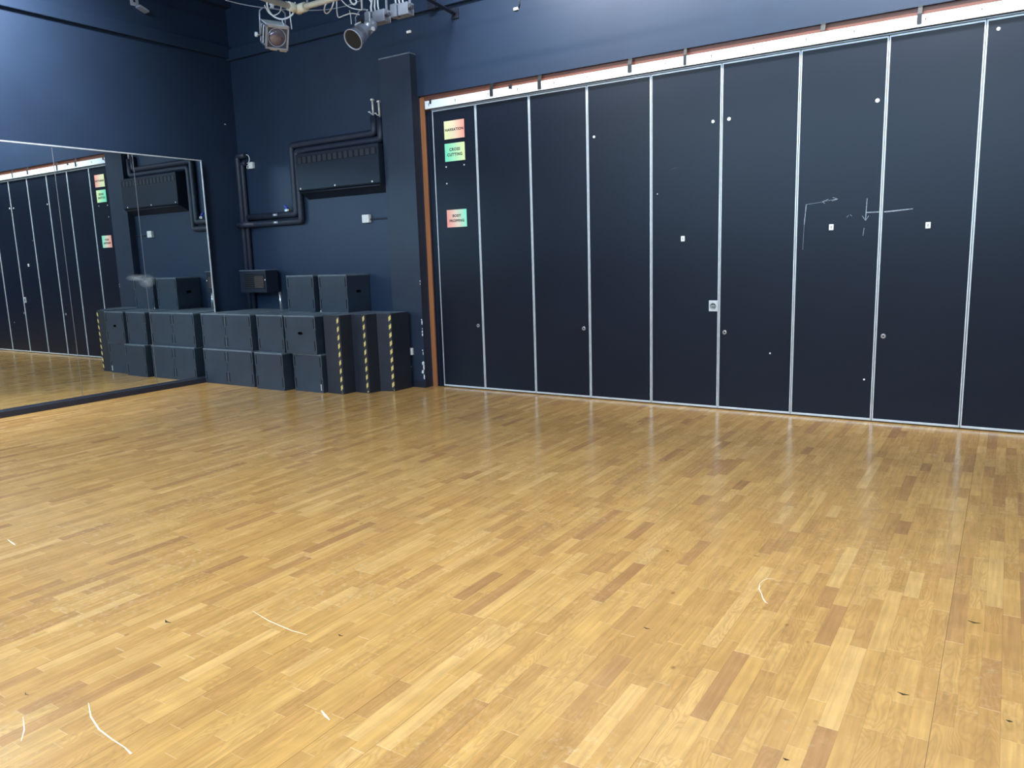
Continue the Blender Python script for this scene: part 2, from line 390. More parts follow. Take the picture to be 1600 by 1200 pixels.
# ------------------------------------------------------------------ folding partition
seams = [3.537, 4.184, 4.920, 5.648, 6.380, 7.111, 7.839, 8.568, 9.282, 10.01, 10.74, 11.47, 12.20, 12.755]
ZP = 3.402
plab = ['black partition panel beside the wooden jamb, carrying three coloured signs',
 'narrow-framed black partition panel just right of the panel with the coloured signs',
 'black partition panel with a round lock and one tiny white dot high up, third from the jamb',
 'plain black partition panel without any fitting, fourth from the jamb',
 'black partition panel with the square metal latch plate and a small white tab',
 'black partition panel with a round lock low at its left edge, right of the latch plate',
 'black partition panel with chalk arrows drawn across its middle',
 'black partition panel with a round lock, white tab and end of a chalk line',
 'black partition panel cut by the right edge of the photo']
panels = []
FR = .0105
for i in range(len(seams) - 1):
    x0, x1 = seams[i] + .003, seams[i + 1] - .003
    lab = plab[i] if i < len(plab) else 'plain black partition panel outside the right edge, number %s after the chalk panels' % ('two three four five six'.split()[i - 9])
    p = thing('partition_panel', lab, 'partition panel', (x0, .0, .012), 0, 'black folding partition panels')
    W_ = x1 - x0; Hh = ZP - .012
    MB().box(FR * .6, W_ - FR * .6, .004, .07, FR * .6, Hh - FR * .6, m_door).build('board', p)
    fr = MB()
    fr.box(0, FR, -.004, .074, 0, Hh, m_alu, .002).box(W_ - FR, W_, -.004, .074, 0, Hh, m_alu, .002)
    fr.build('side_profile', p)
    MB().box(FR, W_ - FR, -.003, .073, Hh - .014, Hh, m_alu).build('top_profile', p)
    MB().box(FR, W_ - FR, -.003, .073, 0, .020, m_alu, .002).build('bottom_profile', p)
    MB().box(-.005, -.0005, .012, .06, 0, Hh, m_alu2).build('joint_seal', p)
    panels.append((p, x0))
def pf(i, name, mb_fn, label=None):
    p, x0 = panels[i]; mb = MB(); mb_fn(mb, lambda X: X - x0, lambda Z: Z - .012)
    o = mb.build(name, p)
    if label: o['label'] = label
    return o
RX = Matrix.Rotation(PI / 2, 4, 'X')
def disc(mb, x, z, r, m, y=.004, th=.006, m2=None, r2=0):
    T = Matrix.Translation((x, y, z)) @ RX
    mb.lathe([(r, 0), (r, th * .7), (r * .85, th)], m, 20, T)
    if m2: mb.lathe([(r2, th), (r2, th + .001)], m2, 12, T)
for i, x, z in ((0, 4.107, .80), (2, 5.567, .80), (5, 7.173, .80), (7, 8.635, .805)):
    pf(i, 'lock', lambda mb, fx, fz: disc(mb, fx(x), fz(z), .022, m_steel, m2=m_black, r2=.008), 'round metal lock rosette')
for i, x, z in ((4, 6.727, 1.752), (6, 8.155, 1.802), (7, 8.945, 1.782)):
    pf(i, 'tab', lambda mb, fx, fz: mb.box(fx(x) - .02, fx(x) + .02, -.008, .004, fz(z) - .027, fz(z) + .027, m_wplastic, .004).box(fx(x) - .006, fx(x) + .006, -.0085, -.007, fz(z) - .012, fz(z) + .012, m_grey), 'small white rectangular tab')
for i, x, z, r in ((2, 5.726, 2.865, .014), (4, 7.027, 2.871, .016), (5, 7.185, 2.876, .018), (6, 8.496, 2.877, .018), (8, 9.366, 3.316, .014),
                (0, 3.719, 2.726, .010), (0, 3.990, 2.729, .009), (0, 3.718, 2.529, .009), (5, 7.629, .605, .008), (6, 8.491, .395, .008), (4, 6.448, 2.219, .005)):
    pf(i, 'screw_cap', lambda mb, fx, fz: disc(mb, fx(x), fz(z), r, m_wplastic), 'small white screw cap')
def latch(mb, fx, fz):
    mb.box(fx(7.008), fx(7.096), -.006, .004, fz(1.067) - .055, fz(1.067) + .055, m_alu, .003)
    T = Matrix.Translation((fx(7.052), -.006, fz(1.067))) @ RX
    mb.lathe([(.033, 0), (.033, .003), (.026, .003), (.026, -.001)], m_alu2, 24, T)
    mb.box(fx(7.052) - .024, fx(7.052) + .024, -.013, -.005, fz(1.067) - .004, fz(1.067) + .004, m_steel, .001)
pf(4, 'latch_plate', latch, 'square metal latch plate')
pf(4, 'scratch', lambda mb, fx, fz: mb.ribbon([(fx(6.58), .0036, fz(2.450)), (fx(6.63), .0036, fz(2.462)), (fx(6.67), .0036, fz(2.465))], [.003, .012, .005], (0, -1, 0), m_black))
def chalk1(mb, fx, fz):
    def ln(*p, w=.004): mb.ribbon([(fx(a + .101), .0036, fz(c + .003)) for a, c in p], w, (0, -1, 0), m_chalk)
    ln((7.825, 2.018), (7.95, 2.03), (8.06, 2.048), w=.0025); ln((8.10, 2.050), (8.055, 2.068)); ln((8.10, 2.050), (8.05, 2.036)); ln((8.06, 2.048), (8.10, 2.050))
    ln((7.965, 2.034), (8.02, 2.055)); ln((7.965, 2.034), (7.99, 2.018)); ln((7.825, 2.018), (7.812, 1.836), w=.006); ln((7.812, 1.836), (7.806, 1.60), w=.002)
    ln((8.347, 2.04), (8.341, 1.853), w=.006); ln((8.341, 1.845), (8.313, 1.888)); ln((8.341, 1.845), (8.366, 1.886))
    ln((8.333, 1.78), (8.325, 1.71), w=.004); ln((8.345, 1.916), (8.45, 1.915), w=.008)
    ln((8.18, 1.88), (8.20, 1.90), w=.003); ln((8.21, 1.905), (8.225, 1.89), w=.003)
pf(6, 'chalk_mark', chalk1, 'chalk arrows')
pf(7, 'chalk_mark', lambda mb, fx, fz: mb.ribbon([(fx(8.592), .0036, fz(1.916)), (fx(8.70), .0036, fz(1.922)), (fx(8.82), .0036, fz(1.930))], [.010, .010, .006], (0, -1, 0), m_chalk), 'chalk line')

# track cover over the panels, two lengths, and the grey track under it
def cover(x0, x1, lab):
    t = thing('track_cover', lab, 'track cover', (x0, 0, 3.418), 0, 'white track covers above the partition')
    W_ = x1 - x0
    MB().box(0, W_, -.062, -.044, 0, .094, m_white, .002).build('board', t)
    k = 0; x = .06
    while x < W_ - .02:
        MB().box(x - .004, x + .004, -.066, -.062, .030, .062, m_grey, .001).box(x - .002, x + .006, -.068, -.065, .050, .060, m_knot).build('hook', t)
        x += .47 if k % 2 else .40; k += 1
    return t
cover(3.483, 8.780, 'long white board along the partition head, from the wooden jamb to the board joint')
cover(8.783, PX1 - .07, 'white board along the partition head, right of the board joint near the top right corner')
tr = MB().box(3.54, PX1 - .07, -.03, .08, 3.404, 3.412, m_alu2).box(3.54, PX1 - .07, .0, .08, 3.412, 3.46, m_alu2).build('ceiling_track')
tag(tr, 'thin grey metal track running under the white boards above the black panels', 'track')
# black tape straps
def strap(x, zt, zb, label, w=.044, lean=.0):
    mb = MB(); rnd = random.Random(int(x * 100))
    y1 = -.0665
    if zt > 3.53: mb.ribbon([(x, -.049, zt), (x - lean * .4, -.050, zt - .02), (x - lean, y1, 3.522), (x, y1 - .001, zb)], w, (0, -1, 0), m_black, .0015)
    else: mb.ribbon([(x, y1, zt), (x + .004, y1 - .002, (zt + zb) / 2), (x, y1, zb)], w, (0, -1, 0), m_black, .0015)
    tag(mb.build('tape_strap'), label, 'tape', 'black tape straps on the white track cover')
strap(3.571, 3.522, 3.470, 'short black tape on the left end of the white board, above the coloured signs', .03)
strap(4.463, 3.582, 3.440, 'black tape strap second from the left, dangling over the second partition panel')
strap(4.720, 3.528, 3.487, 'stubby black tape tab between the second and third tall straps')
strap(5.100, 3.578, 3.428, 'black tape strap above the third partition panel from the jamb')
strap(6.173, 3.582, 3.445, 'black tape strap with a shiny buckle above the fourth partition panel')
strap(6.760, 3.590, 3.426, 'black tape strap above the fifth partition panel, over the white tab', .03)
strap(8.034, 3.590, 3.520, 'short black tape above the chalk arrows, ending at the top of the white board', .04)
strap(8.799, 3.59, 3.440, 'black tape strap right beside the joint in the white boards', .034)
strap(9.390, 3.59, 3.522, 'black tape end at the top edge of the photo near the right corner', .04)

# ------------------------------------------------------------------ coloured signs
def sign(cx, cz, lines, size, mat, label, rot=0., sp=1.15):
    t = thing('paper_sign', label, 'sign', (cx, -.0045, cz))
    t.rotation_euler = (0, rot, 0)
    MB().box(-.15, .15, .0, .0012, -.105, .105, mat).build('paper', t)
    for k, s in enumerate(lines):
        cu = bpy.data.curves.new('lettering', 'FONT'); cu.body = s; cu.size = size; cu.align_x = 'CENTER'; cu.align_y = 'CENTER'
        cu.offset = size * .032; cu.extrude = .0003; cu.space_character = sp
        tmp = bpy.data.objects.new('tmp', cu); COL.objects.link(tmp)
        bpy.context.view_layer.update()
        me = bpy.data.meshes.new_from_object(tmp.evaluated_get(bpy.context.evaluated_depsgraph_get()))
        bpy.data.objects.remove(tmp)
        o = bpy.data.objects.new('lettering', me); me.materials.clear(); me.materials.append(m_text); COL.objects.link(o); o.parent = t
        o.rotation_euler = (PI / 2, 0, 0); o.location = (0, -.0008, (len(lines) - 1) * .030 - k * .060)
sign(3.867, 3.150, ['NARRATION'], .043, gradient_mat('sign_yellow_coral', (.86, .88, .48), (.95, .36, .28), (.92, .72, .50)), 'yellow to coral paper sign reading NARRATION, topmost on the first black panel', -.0)
sign(3.863, 2.890, ['CROSS', 'CUTTING'], .047, gradient_mat('sign_green_yellow', (.20, .80, .52), (.80, .90, .44), (.48, .86, .52)), 'green to yellow paper sign reading CROSS CUTTING, under the NARRATION sign')
sign(3.853, 2.108, ['BODY', 'PROPPING'], .043, gradient_mat('sign_coral_green', (.95, .36, .30), (.26, .84, .58), (.86, .68, .54)), 'coral to mint paper sign reading BODY PROPPING, lowest of the three signs')

# ------------------------------------------------------------------ mirrors on the left wall
my = [-.738, -1.738, -2.734, -3.73, -4.73, -5.73, -6.73]
MZ0, MZ1 = .069, 3.075
TILT = .0084
ml = ['frameless wall mirror panel nearest the stacked black boxes', 'wall mirror panel left of the one beside the boxes, reflecting the coloured signs',
      'wall mirror panel cut by the left edge of the photo', 'wall mirror panel just outside the left edge, fourth from the boxes', 'wall mirror panel outside the left edge, fifth from the boxes', 'wall mirror panel outside the left edge, farthest from the boxes']
for i in range(6):
    y1, y0 = my[i] - .0035, my[i + 1] + .0035
    t = thing('wall_mirror', ml[i], 'mirror', (0, (y0 + y1) / 2, MZ0), 0, 'tall mirror panels on the left wall')
    w = (y1 - y0) / 2
    H_ = MZ1 - MZ0
    t.rotation_euler = (0, 0, 0)
    g = MB().box(-.008, 0, -w, w, 0, H_, m_mirror).build('glass', t)
    MB().box(-.07, -.009, -w - .003, w + .003, 0, H_ - .004, m_black).build('backing', t)
    MB().box(-.010, .008, -w - .003, w + .003, H_ - .006, H_ + .010, m_alu, .002).build('top_edge', t)
    if i == 0: MB().box(-.014, .008, w, w + .014, 0, H_ + .010, m_alu, .002).build('end_edge', t)
    else: MB().box(-.008, .001, w, w + .006, 0, H_, m_alu2).build('side_edge', t)
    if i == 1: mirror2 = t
def glare(u, v, hw, hh, k):  # white glare on the mirror, painted as a translucent disc
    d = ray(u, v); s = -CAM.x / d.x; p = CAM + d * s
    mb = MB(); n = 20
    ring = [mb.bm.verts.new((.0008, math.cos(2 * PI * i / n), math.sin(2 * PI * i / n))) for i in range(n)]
    mb._fin([mb.bm.faces.new(ring)], m_glare)
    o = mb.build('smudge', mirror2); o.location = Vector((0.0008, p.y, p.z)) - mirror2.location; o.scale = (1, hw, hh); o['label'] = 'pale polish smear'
m_glare, nsm, bsm = new_mat('polish_smear')
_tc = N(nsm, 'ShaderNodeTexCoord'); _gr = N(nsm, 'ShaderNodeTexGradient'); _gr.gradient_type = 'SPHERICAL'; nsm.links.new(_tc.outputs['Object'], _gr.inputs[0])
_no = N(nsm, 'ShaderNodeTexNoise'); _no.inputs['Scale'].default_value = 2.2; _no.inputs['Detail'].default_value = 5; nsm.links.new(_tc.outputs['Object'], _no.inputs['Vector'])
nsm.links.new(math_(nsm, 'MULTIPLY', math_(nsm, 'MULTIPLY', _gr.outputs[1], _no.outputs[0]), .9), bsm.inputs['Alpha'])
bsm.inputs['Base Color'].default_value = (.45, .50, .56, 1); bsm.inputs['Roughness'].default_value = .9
glare(229, 439, .13, .10, 0); glare(214, 434, .16, .05, 1)

# ------------------------------------------------------------------ plywood boxes
BW, BH = .515, .488
def pocket_face(mb, o, u, v, n, W_, H_, hc, hw, hh, depth, m):
    """rectangular face with a sunk, chamfered hand hole; o corner, u/v unit dirs, n outward"""
    o, u, v, n = map(Vector, (o, u, v, n))
    us = [0, hc[0] - hw, hc[0] + hw, W_]; vv = [0, hc[1] - hh, hc[1] + hh, H_]
    P = {}
    for i in range(4):
        for j in range(4): P[i, j] = mb.bm.verts.new(o + u * us[i] + v * vv[j])
    fs = []
    c = hh * .55
    def oc(dz):
        q = [(us[1] + c, vv[1]), (us[2] - c, vv[1]), (us[2], vv[1] + c), (us[2], vv[2] - c), (us[2] - c, vv[2]), (us[1] + c, vv[2]), (us[1], vv[2] - c), (us[1], vv[1] + c)]
        return [mb.bm.verts.new(o + u * a + v * b - n * dz) for a, b in q]
    A = oc(0); B = oc(depth)
    for i in range(3):
        for j in range(3):
            if (i, j) == (1, 1): continue
            loop = [P[i, j], P[i + 1, j], P[i + 1, j + 1], P[i, j + 1]]
            if (i, j) == (1, 0): loop = [P[1, 0], P[2, 0], P[2, 1], A[1], A[0], P[1, 1]]
            if (i, j) == (1, 2): loop = [P[1, 2], A[5], A[4], P[2, 2], P[2, 3], P[1, 3]]
            if (i, j) == (0, 1): loop = [P[0, 1], P[1, 1], A[7], A[6], P[1, 2], P[0, 2]]
            if (i, j) == (2, 1): loop = [P[2, 1], P[3, 1], P[3, 2], P[2, 2], A[3], A[2]]
            fs.append(mb.bm.faces.new(loop))
    for q in ((P[1, 1], A[0], A[7]), (P[2, 1], A[2], A[1]), (P[2, 2], A[4], A[3]), (P[1, 2], A[6], A[5])): fs.append(mb.bm.faces.new(q))
    mb._fin(fs, m)
    d = [mb.bm.faces.new((A[k], A[(k + 1) % 8], B[(k + 1) % 8], B[k])) for k in range(8)] + [mb.bm.faces.new(B)]
    mb._fin(d, m_hole)
def body_mesh(hole=None, name='carcass', parent=None, w=BW, d=BW):
    mb = MB(); h = BH - .018; t = .016
    # carcass; local origin at front left bottom; +y goes back
    faces = {'front': ((0, 0, 0), (1, 0, 0), (0, -1, 0), w), 'right': ((w, 0, 0), (0, 1, 0), (1, 0, 0), d),
             'back': ((w, d, 0), (-1, 0, 0), (0, 1, 0), w), 'left': ((0, d, 0), (0, -1, 0), (-1, 0, 0), d)}
    for k, (o, u, n, ww) in faces.items():
        if hole == k: pocket_face(mb, o, u, (0, 0, 1), n, ww, h, (ww * .5, h * .56), .042, .017, .03, m_box)
        else:
            o_, u_ = Vector(o), Vector(u); q = [o_, o_ + u_ * ww, o_ + u_ * ww + Vector((0, 0, h)), o_ + Vector((0, 0, h))]
            mb._fin([mb.bm.faces.new([mb.bm.verts.new(p) for p in q])], m_box)
    q = [(0, 0, 0), (0, d, 0), (w, d, 0), (w, 0, 0)]; mb._fin([mb.bm.faces.new([mb.bm.verts.new(p) for p in q])], m_box)
    # finger joint slots near the upright edges
    e = .0012
    for z0, z1 in ((h * .70, h * .955), (h * .10, h * .36)):
        for xa in (.016, w - .034):
            mb.box(xa, xa + .018, -e, .004, z0, z1, m_slot); mb.box(xa, xa + .018, d - .004, d + e, z0, z1, m_slot)
        mb.box(.0, .004, -e, .004, z0 - .02, z1 + .02, m_edge_sheen); mb.box(w - .004, w, -e, .004, z0 - .02, z1 + .02, m_edge_sheen)
    return mb
def make_box(label, x, y, z, rz=0., hole=None, w=BW, d=BW, group='black plywood boxes stacked in the corner'):
    t = thing('plywood_box', label, 'box', (x, y, z), rz, group)
    mb = body_mesh(hole, w=w, d=d); mb.build('carcass', t)
    MB().box(-.002, w + .002, -.006, d + .002, BH - .018, BH, m_edge_sheen, .002).build('lid', t)
    return t
R = math.radians
row = 0
# front row, on the floor
b1 = make_box('bottom front black box touching the mirror ledge at the left end',   .104, -1.058, 0, w=.497, d=.49)
make_box('bottom front black box second from the mirror', .608, -1.058, 0, w=.535, d=.49)
make_box('bottom front black box third from the mirror, standing slightly proud', 1.250, -1.100, 0, R(.6), w=.530, d=.50)
make_box('bottom front black box with a white chip at its foot, beside the taped steps', 1.880, -1.002, 0, R(-.2), w=.515, d=.44)
# front row, upper
make_box('upper front black box nearest the mirror, at the left end of the pile', .088, -1.034, BH, w=.508, d=.47)
make_box('upper front black box second from the mirror', .604, -1.034, BH, w=.535, d=.47)
make_box('upper front black box third from the mirror, between dark gaps', 1.268, -1.034, BH, R(.3), w=.498, d=.47)
make_box('black box with a hand hole in its front, right end of the front row', 1.822, -1.050, BH, R(2.0), 'front', w=.535, d=.455)
# rear row, mostly hidden
for k, (x, la, lb) in enumerate([(.125, 'rear floor-level black box in the corner, hidden behind the mirror-end boxes', 'rear black box in the corner under the wall fan heater, only its lid showing'),
      (.650, 'rear floor-level black box hidden behind the second front stack', 'rear black box behind the second front stack, only its lid showing'),
      (1.240, 'rear floor-level black box hidden behind the third front stack', 'rear black box carrying the left one of the two topmost boxes'),
      (1.860, 'rear floor-level black box hidden behind the hand-hole box', 'rear black box carrying the right one of the two topmost boxes')]):
    make_box(la, x, -.545, 0, d=.475); make_box(lb, x, -.548, BH, d=.485)
# third level
make_box('topmost black box on the left, with a scuffed front', 1.255, -.472, BH * 2, 0, 'left', w=.520, d=.415)
u2 = make_box('topmost black box on the right, with a hand hole in its side', 1.878, -.472, BH * 2, 0, 'right', w=.512, d=.415)
MB().box(.474, .488, -.0016, .002, .03, .11, m_chip).build('paint_chip', [o for o in bpy.data.objects if o.get('label', '').startswith('bottom front black box with a white chip')][0])
MB().box(.000, .010, -.0036, .002, .0, .022, m_chip).build('paint_chip', u2)

# ------------------------------------------------------------------ stage steps standing on their side
st = thing('stage_steps', 'black three-tread step unit stood on its side, yellow hazard tape on its edges', 'steps', (2.442, -.966, 0))
pts = [(0, 0), (.255, 0), (.268, .015), (.290, .188), (.508, .188), (.522, .203), (.543, .372), (.715, .430), (.726, .446), (.735, .752), (0, .752)]
MB().prism(pts, 0, .978, m_stair, m_stair_lit).build('frame', st)
for x, y in ((.231, 0), (.484, .188)):
    MB().box(x - .004, x + .026, y - .0015, y + .001, .012, .965, m_hazard).build('hazard_tape', st)
tp = MB().box(-.004, .026, -.0015, .001, .012, .965, m_hazard).build('hazard_tape', st, (.700, .4205, 0)); tp.rotation_euler = (0, 0, math.atan2(.058, .179))

# ------------------------------------------------------------------ wall heater
ht = thing('wall_heater', 'wide black wall heater hung high under the lagged pipes', 'heater', (1.345, -.235, 2.600))
hb = MB()
prof = [(0, 0), (.19, -.115), (.19, .485), (0, .475)]   # (y, z) side profile, sloping underside
a = [hb.bm.verts.new((0, y, z)) for y, z in prof]; b = [hb.bm.verts.new((1.505, y, z)) for y, z in prof]
fs = [hb.bm.faces.new(a), hb.bm.faces.new(b[::-1])] + [hb.bm.faces.new((a[i], b[i], b[(i + 1) % 4], a[(i + 1) % 4])) for i in range(4)]
hb._fin(fs, m_heater); bmesh.ops.bevel(hb.bm, geom=list(hb.bm.edges), offset=.006, segments=2, affect='EDGES')
hb.build('casing', ht)
gr = MB().box(.03, 1.475, -.0015, .004, .345, .435, m_slot)
gr.build('vent', ht)
gl = MB()
for k in range(15):
    x = .045 + k * .0955; gl.box(x, x + .064, -.004, .0, .350, .430, m_grille)
gl.build('grille', ht)
MB().box(.006, 1.499, -.0015, .003, .0, .004, m_slot).build('lower_seam', ht)
for x, z in ((.065, .010), (.714, .008), (1.372, .006)):
    o = MB(); disc(o, x, z + .012, .012, m_wplastic, y=0); o.build('screw', ht)
lp = MB().tube([(.02, .03, -.030), (1.485, .03, -.030)], .012, m_heater, 8); lp.build('outlet_rail', ht)

# lagged pipes
def pipe(name, label, pts, r, mat=m_pipe):
    mb = MB(); P = [Vector(p) for p in pts]
    # elbows: split each corner into a mitre with short fillet
    out = [P[0]]
    for i in range(1, len(P) - 1):
        a = (P[i - 1] - P[i]).normalized(); b = (P[i + 1] - P[i]).normalized(); d = r * .9
        for k in range(5):
            u = k / 4; out.append(P[i] + a * d * (1 - u) ** 2 + b * d * u ** 2)
    out.append(P[-1]); mb.tube(out, r, mat, 14)
    return tag(mb.build(name), label, 'pipe', 'black lagged heating pipes in the corner')
yp = -.091
pipe('heating_pipe', 'fat black lagged pipe climbing the room corner to a short stub at the top', [(-.030, yp, 0), (-.030, yp, 3.190), (.150, yp, 3.190)], .040)
pipe('heating_pipe', 'thinner black lagged pipe rising beside the corner pipe up to the white sensor', [(.062, yp, 0), (.062, yp, 3.080), (.150, yp, 3.080)], .034)
pipe('heating_pipe', 'upper level lagged pipe, turning up beside and over the heater to the left bare tip', [(.100, yp, 2.310), (1.128, yp, 2.310), (1.128, yp, 3.228), (2.670, yp, 3.228), (2.670, yp, 3.435)], .044)
pipe('heating_pipe', 'lower level lagged pipe, looping round the heater to the bare tip by the pilaster', [(-.030, yp - .086, 2.205), (.14, yp - .086, 2.205), (.23, yp, 2.205), (1.222, yp, 2.205), (1.222, yp, 3.140), (2.775, yp, 3.140), (2.775, yp, 3.405)], .044)
for i, (x, y, z0, z1, la) in enumerate([(2.670, yp, 3.435, 3.640, 'left bare metal pipe tip above the heater'), (2.775, yp, 3.405, 3.605, 'right bare metal pipe tip beside the pilaster')]):
    t = thing('bare_pipe', la, 'pipe', (x, y, z0), 0, 'bare metal pipe tips above the heater')
    MB().tube([(0, 0, 0), (-.006, 0, z1 - z0)], .013, m_copper, 10).build('tube', t)
    MB().box(-.022, .016, -.020, .018, z1 - z0 - .02, z1 - z0 + .004, m_copper, .004).build('end_cap', t)
    MB().tube([(-.01, -.01, .02), (-.045, -.025, .050)], .005, m_cable, 8).box(-.055, -.032, -.035, -.018, .045, .057, m_cable).build('valve_lever', t)
# valve on the upper horizontal pipe
t = thing('pipe_valve', 'small valve with a blue lever on the lagged pipe below the heater', 'valve', (.965, -.112, 2.368))
MB().box(-.03, .03, -.02, .02, -.02, .015, m_steel, .004).box(.01, .05, -.015, .015, -.012, .012, m_gold, .003).build('body', t)
lv = MB().box(-.075, .005, -.014, .010, .012, .040, m_blue, .004, Matrix.Rotation(R(38), 4, 'Y')); lv.build('lever', t)
for z, la in ((2.315, 'pale pipe clip on the upper of the two level pipes'), (2.210, 'pale pipe clip on the lower of the two level pipes')):
    tag(MB().box(.69, .78, -.140, -.132, z - .016, z + .016, m_grey, .003).box(.72, .75, -.144, -.140, z - .008, z + .008, m_wplastic, .001).build('pipe_clip'), la, 'pipe clip', 'clips on the level pipes')
# white sensor with curled cable
t = thing('sensor_box', 'small white sensor box with a curled wire beside the top of the corner pipe', 'sensor', (.235, YW, 3.045))
MB().box(-.045, .045, -.045, 0, -.045, .045, m_wplastic, .006).build('case', t)
MB().tube([(-.05 + .055 * math.sin(a), -.055, .09 + .06 * math.cos(a)) for a in [k * .28 - .2 for k in range(13)]], .006, m_cable, 8).build('wire', t)
MB().tube([(-.045, -.03, .02), (-.075, -.04, .0), (-.08, -.04, -.03), (-.05, -.04, -.045)], .005, m_cable, 8).build('wire', t)
# white switch with black conduit on the heater wall
t = thing('wall_switch', 'white surface-mounted switch under the heater with a black conduit', 'switch', (2.425, YW, 2.175))
MB().box(-.06, .06, -.05, 0, -.052, .052, m_wplastic, .006).build('case', t)
MB().box(-.012, .012, -.055, -.05, -.016, .016, m_wplastic, .002).build('rocker', t)
MB().tube([(.06, -.012, -.01), (.436, -.012, -.01)], .010, m_pipe, 8).build('conduit', t)
t = thing('wall_socket', 'white double socket on the pilaster just right of the taped steps', 'socket', (3.115, -.16, .462))
MB().box(-.073, .073, -.035, 0, -.045, .045, m_wplastic, .006).build('case', t)
MB().box(-.04, -.022, -.039, -.034, .012, .03, m_wplastic, .002).build('rocker', t); MB().box(.022, .04, -.039, -.034, .012, .03, m_wplastic, .002).build('rocker', t)
MB().tube([(.0, -.012, -.045), (.0, -.012, -.37)], .010, m_black, 8).box(-.03, .03, -.02, 0, -.21, -.19, m_steel).build('conduit', t)

# fan heater in the corner
t = thing('fan_heater', 'black wall-mounted fan heater with a louvred front, above the rear boxes in the corner', 'heater', (.115, -.345, 1.228))
fb = MB().box(0, .565, 0, .222, 0, .312, m_heater, .004).box(.06, .50, .222, .30, .02, .29, m_heater); fb.build('casing', t)
MB().box(-.004, .571, -.006, .225, .311, .320, m_edge_sheen, .002).build('top_plate', t)
MB().box(.10, .535, -.003, .002, .05, .265, m_slot).build('grille_recess', t)
lo = MB()
for k in range(7): lo.box(.11, .525, -.012, -.002, .062 + k * .029, .070 + k * .029, m_grille)
lo.build('louvre', t)
MB().box(.32, .51, -.004, .0, .07, .23, m_warm_reflect).build('element', t)
o = MB(); disc(o, .548, .18, .010, m_wplastic, y=0); o.build('indicator', t)
tag(MB().tube([(.790, -.20, BH * 2), (.770, -.19, 1.226)], .020, m_steel, 10).build('steel_pipe'), 'short bright metal pipe standing behind the boxes below the fan heater', 'pipe')

# ------------------------------------------------------------------ lighting rig
BX, BY, BZ = cam_pt(465, 14, 9.0)
def bar(name, label, p0, p1, mat, r=.030):
    t = thing(name, label, 'lighting bar', p0)
    d = Vector(p1) - Vector(p0)
    MB().tube([(0, 0, 0), tuple(d)], r, mat, 14).build('tube', t)
    return t
b_1 = bar('lighting_bar', 'white lighting bar running out over the room from the taped corner', (BX, BY, BZ), (BX, -9.5, BZ), m_bar)
b_2 = bar('lighting_bar', 'cream lighting bar running right from the taped corner along the back wall', (BX, BY, BZ), (12.5, BY, BZ), m_cream, .028)
wr = MB()
wr.tube([(-.02, .03, -.0), (.02, -.0, -.004), (.12, .0, 0)], .046, m_cream, 12).tube([(0, .02, 0), (0, -.12, 0)], .044, m_cream, 12); wr.build('tape_wrap', b_2)
b_3 = bar('lighting_bar', 'dark cross bar at the top edge, carrying the grey outlet boxes', (2.9, -1.20, 4.44), (12.5, -1.20, 4.44), m_grey, .024)
for (x, y, z, la) in ((BX + .15, BY, BZ, 'left thin hanger rod of the lighting bars'), (6.5, BY, BZ, 'middle thin hanger rod of the lighting bars'), (BX, -6, BZ, 'thin hanger rod over the open floor'), (3.6, -1.2, 4.44, 'left hanger rod of the outlet bar'), (8, -1.2, 4.44, 'right hanger rod of the outlet bar')):
    tag(MB().tube([(x, y, z), (x, y, ZC)], .012, m_grey, 8).build('hanger_rod'), la, 'rod', 'thin rods hanging the lighting bars')

# fresnel lantern : pivot between the yoke arms
P = cam_pt(428.5, 55, 9.05)
fwd = Vector((RT * .62 - FW)); fwd.z = 0; fwd.normalize()
yaw = math.atan2(-fwd.x, fwd.y) + PI        # local -y looks along fwd
t = thing('theatre_lantern', 'square-fronted stage lantern with a round lens, hanging left below the lighting bar', 'stage light', P, yaw)
Tl = Matrix.Rotation(R(26), 4, 'X')
def tb(mb, *a, **k): return mb.box(*a, rot=Tl, **k)
w = .110
mb = MB(); tb(mb, -w, w, -.10, .11, -w, w, m_lampface, bevel=.008)
tb(mb, -w - .004, -w + .006, -.08, .10, -.09, .09, m_lamp); tb(mb, w - .006, w + .004, -.08, .10, -.09, .09, m_lamp)
for k in range(4): tb(mb, -w - .010, -w, -.07 + k * .042, -.048 + k * .042, -.08, .085, m_lamplight if k % 2 else m_slot)
mb.build('housing', t)
mb = MB(); tb(mb, -w - .004, w + .004, -.11, .115, w, w + .010, m_lamplight, bevel=.003); mb.build('top_plate', t)
mb = MB()
for bx in ((-w - .006, w + .006, -.118, -.098, w - .018, w + .006), (-w - .006, w + .006, -.118, -.098, -w - .006, -w + .012), (-w - .006, -w + .010, -.118, -.098, -w, w), (w - .010, w + .006, -.118, -.098, -w, w)): tb(mb, *bx, m_lamp)
tb(mb, -.07, .0, -.125, -.10, -w - .014, -w - .004, m_steel); tb(mb, .03, .10, -.125, -.10, -w - .018, -w - .008, m_steel)
mb.build('front_frame', t)
RL = Tl @ Matrix.Translation((-.0, -.10, 0)) @ RX
mb = MB(); mb.lathe([(.094, -.01), (.094, .006), (.084, .008), (.084, -.004)], m_lamp, 28, RL); mb.build('lens_ring', t)
m_lens, ntl, bl = new_mat('lantern_lens'); bl.inputs['Base Color'].default_value = (.22, .17, .20, 1); bl.inputs['Roughness'].default_value = .12; bl.inputs['Metallic'].default_value = .35
tx = N(ntl, 'ShaderNodeTexNoise'); tx.inputs['Scale'].default_value = 14; ntl.links.new(mixc(ntl, tx.outputs[0], (.12, .10, .13), (.26, .22, .26)), bl.inputs['Base Color'])
mb = MB(); mb.lathe([(.083, .002), (.075, .012), (.055, .022), (.030, .028), (.004, .030)], m_lens, 28, RL); mb.build('lens', t)
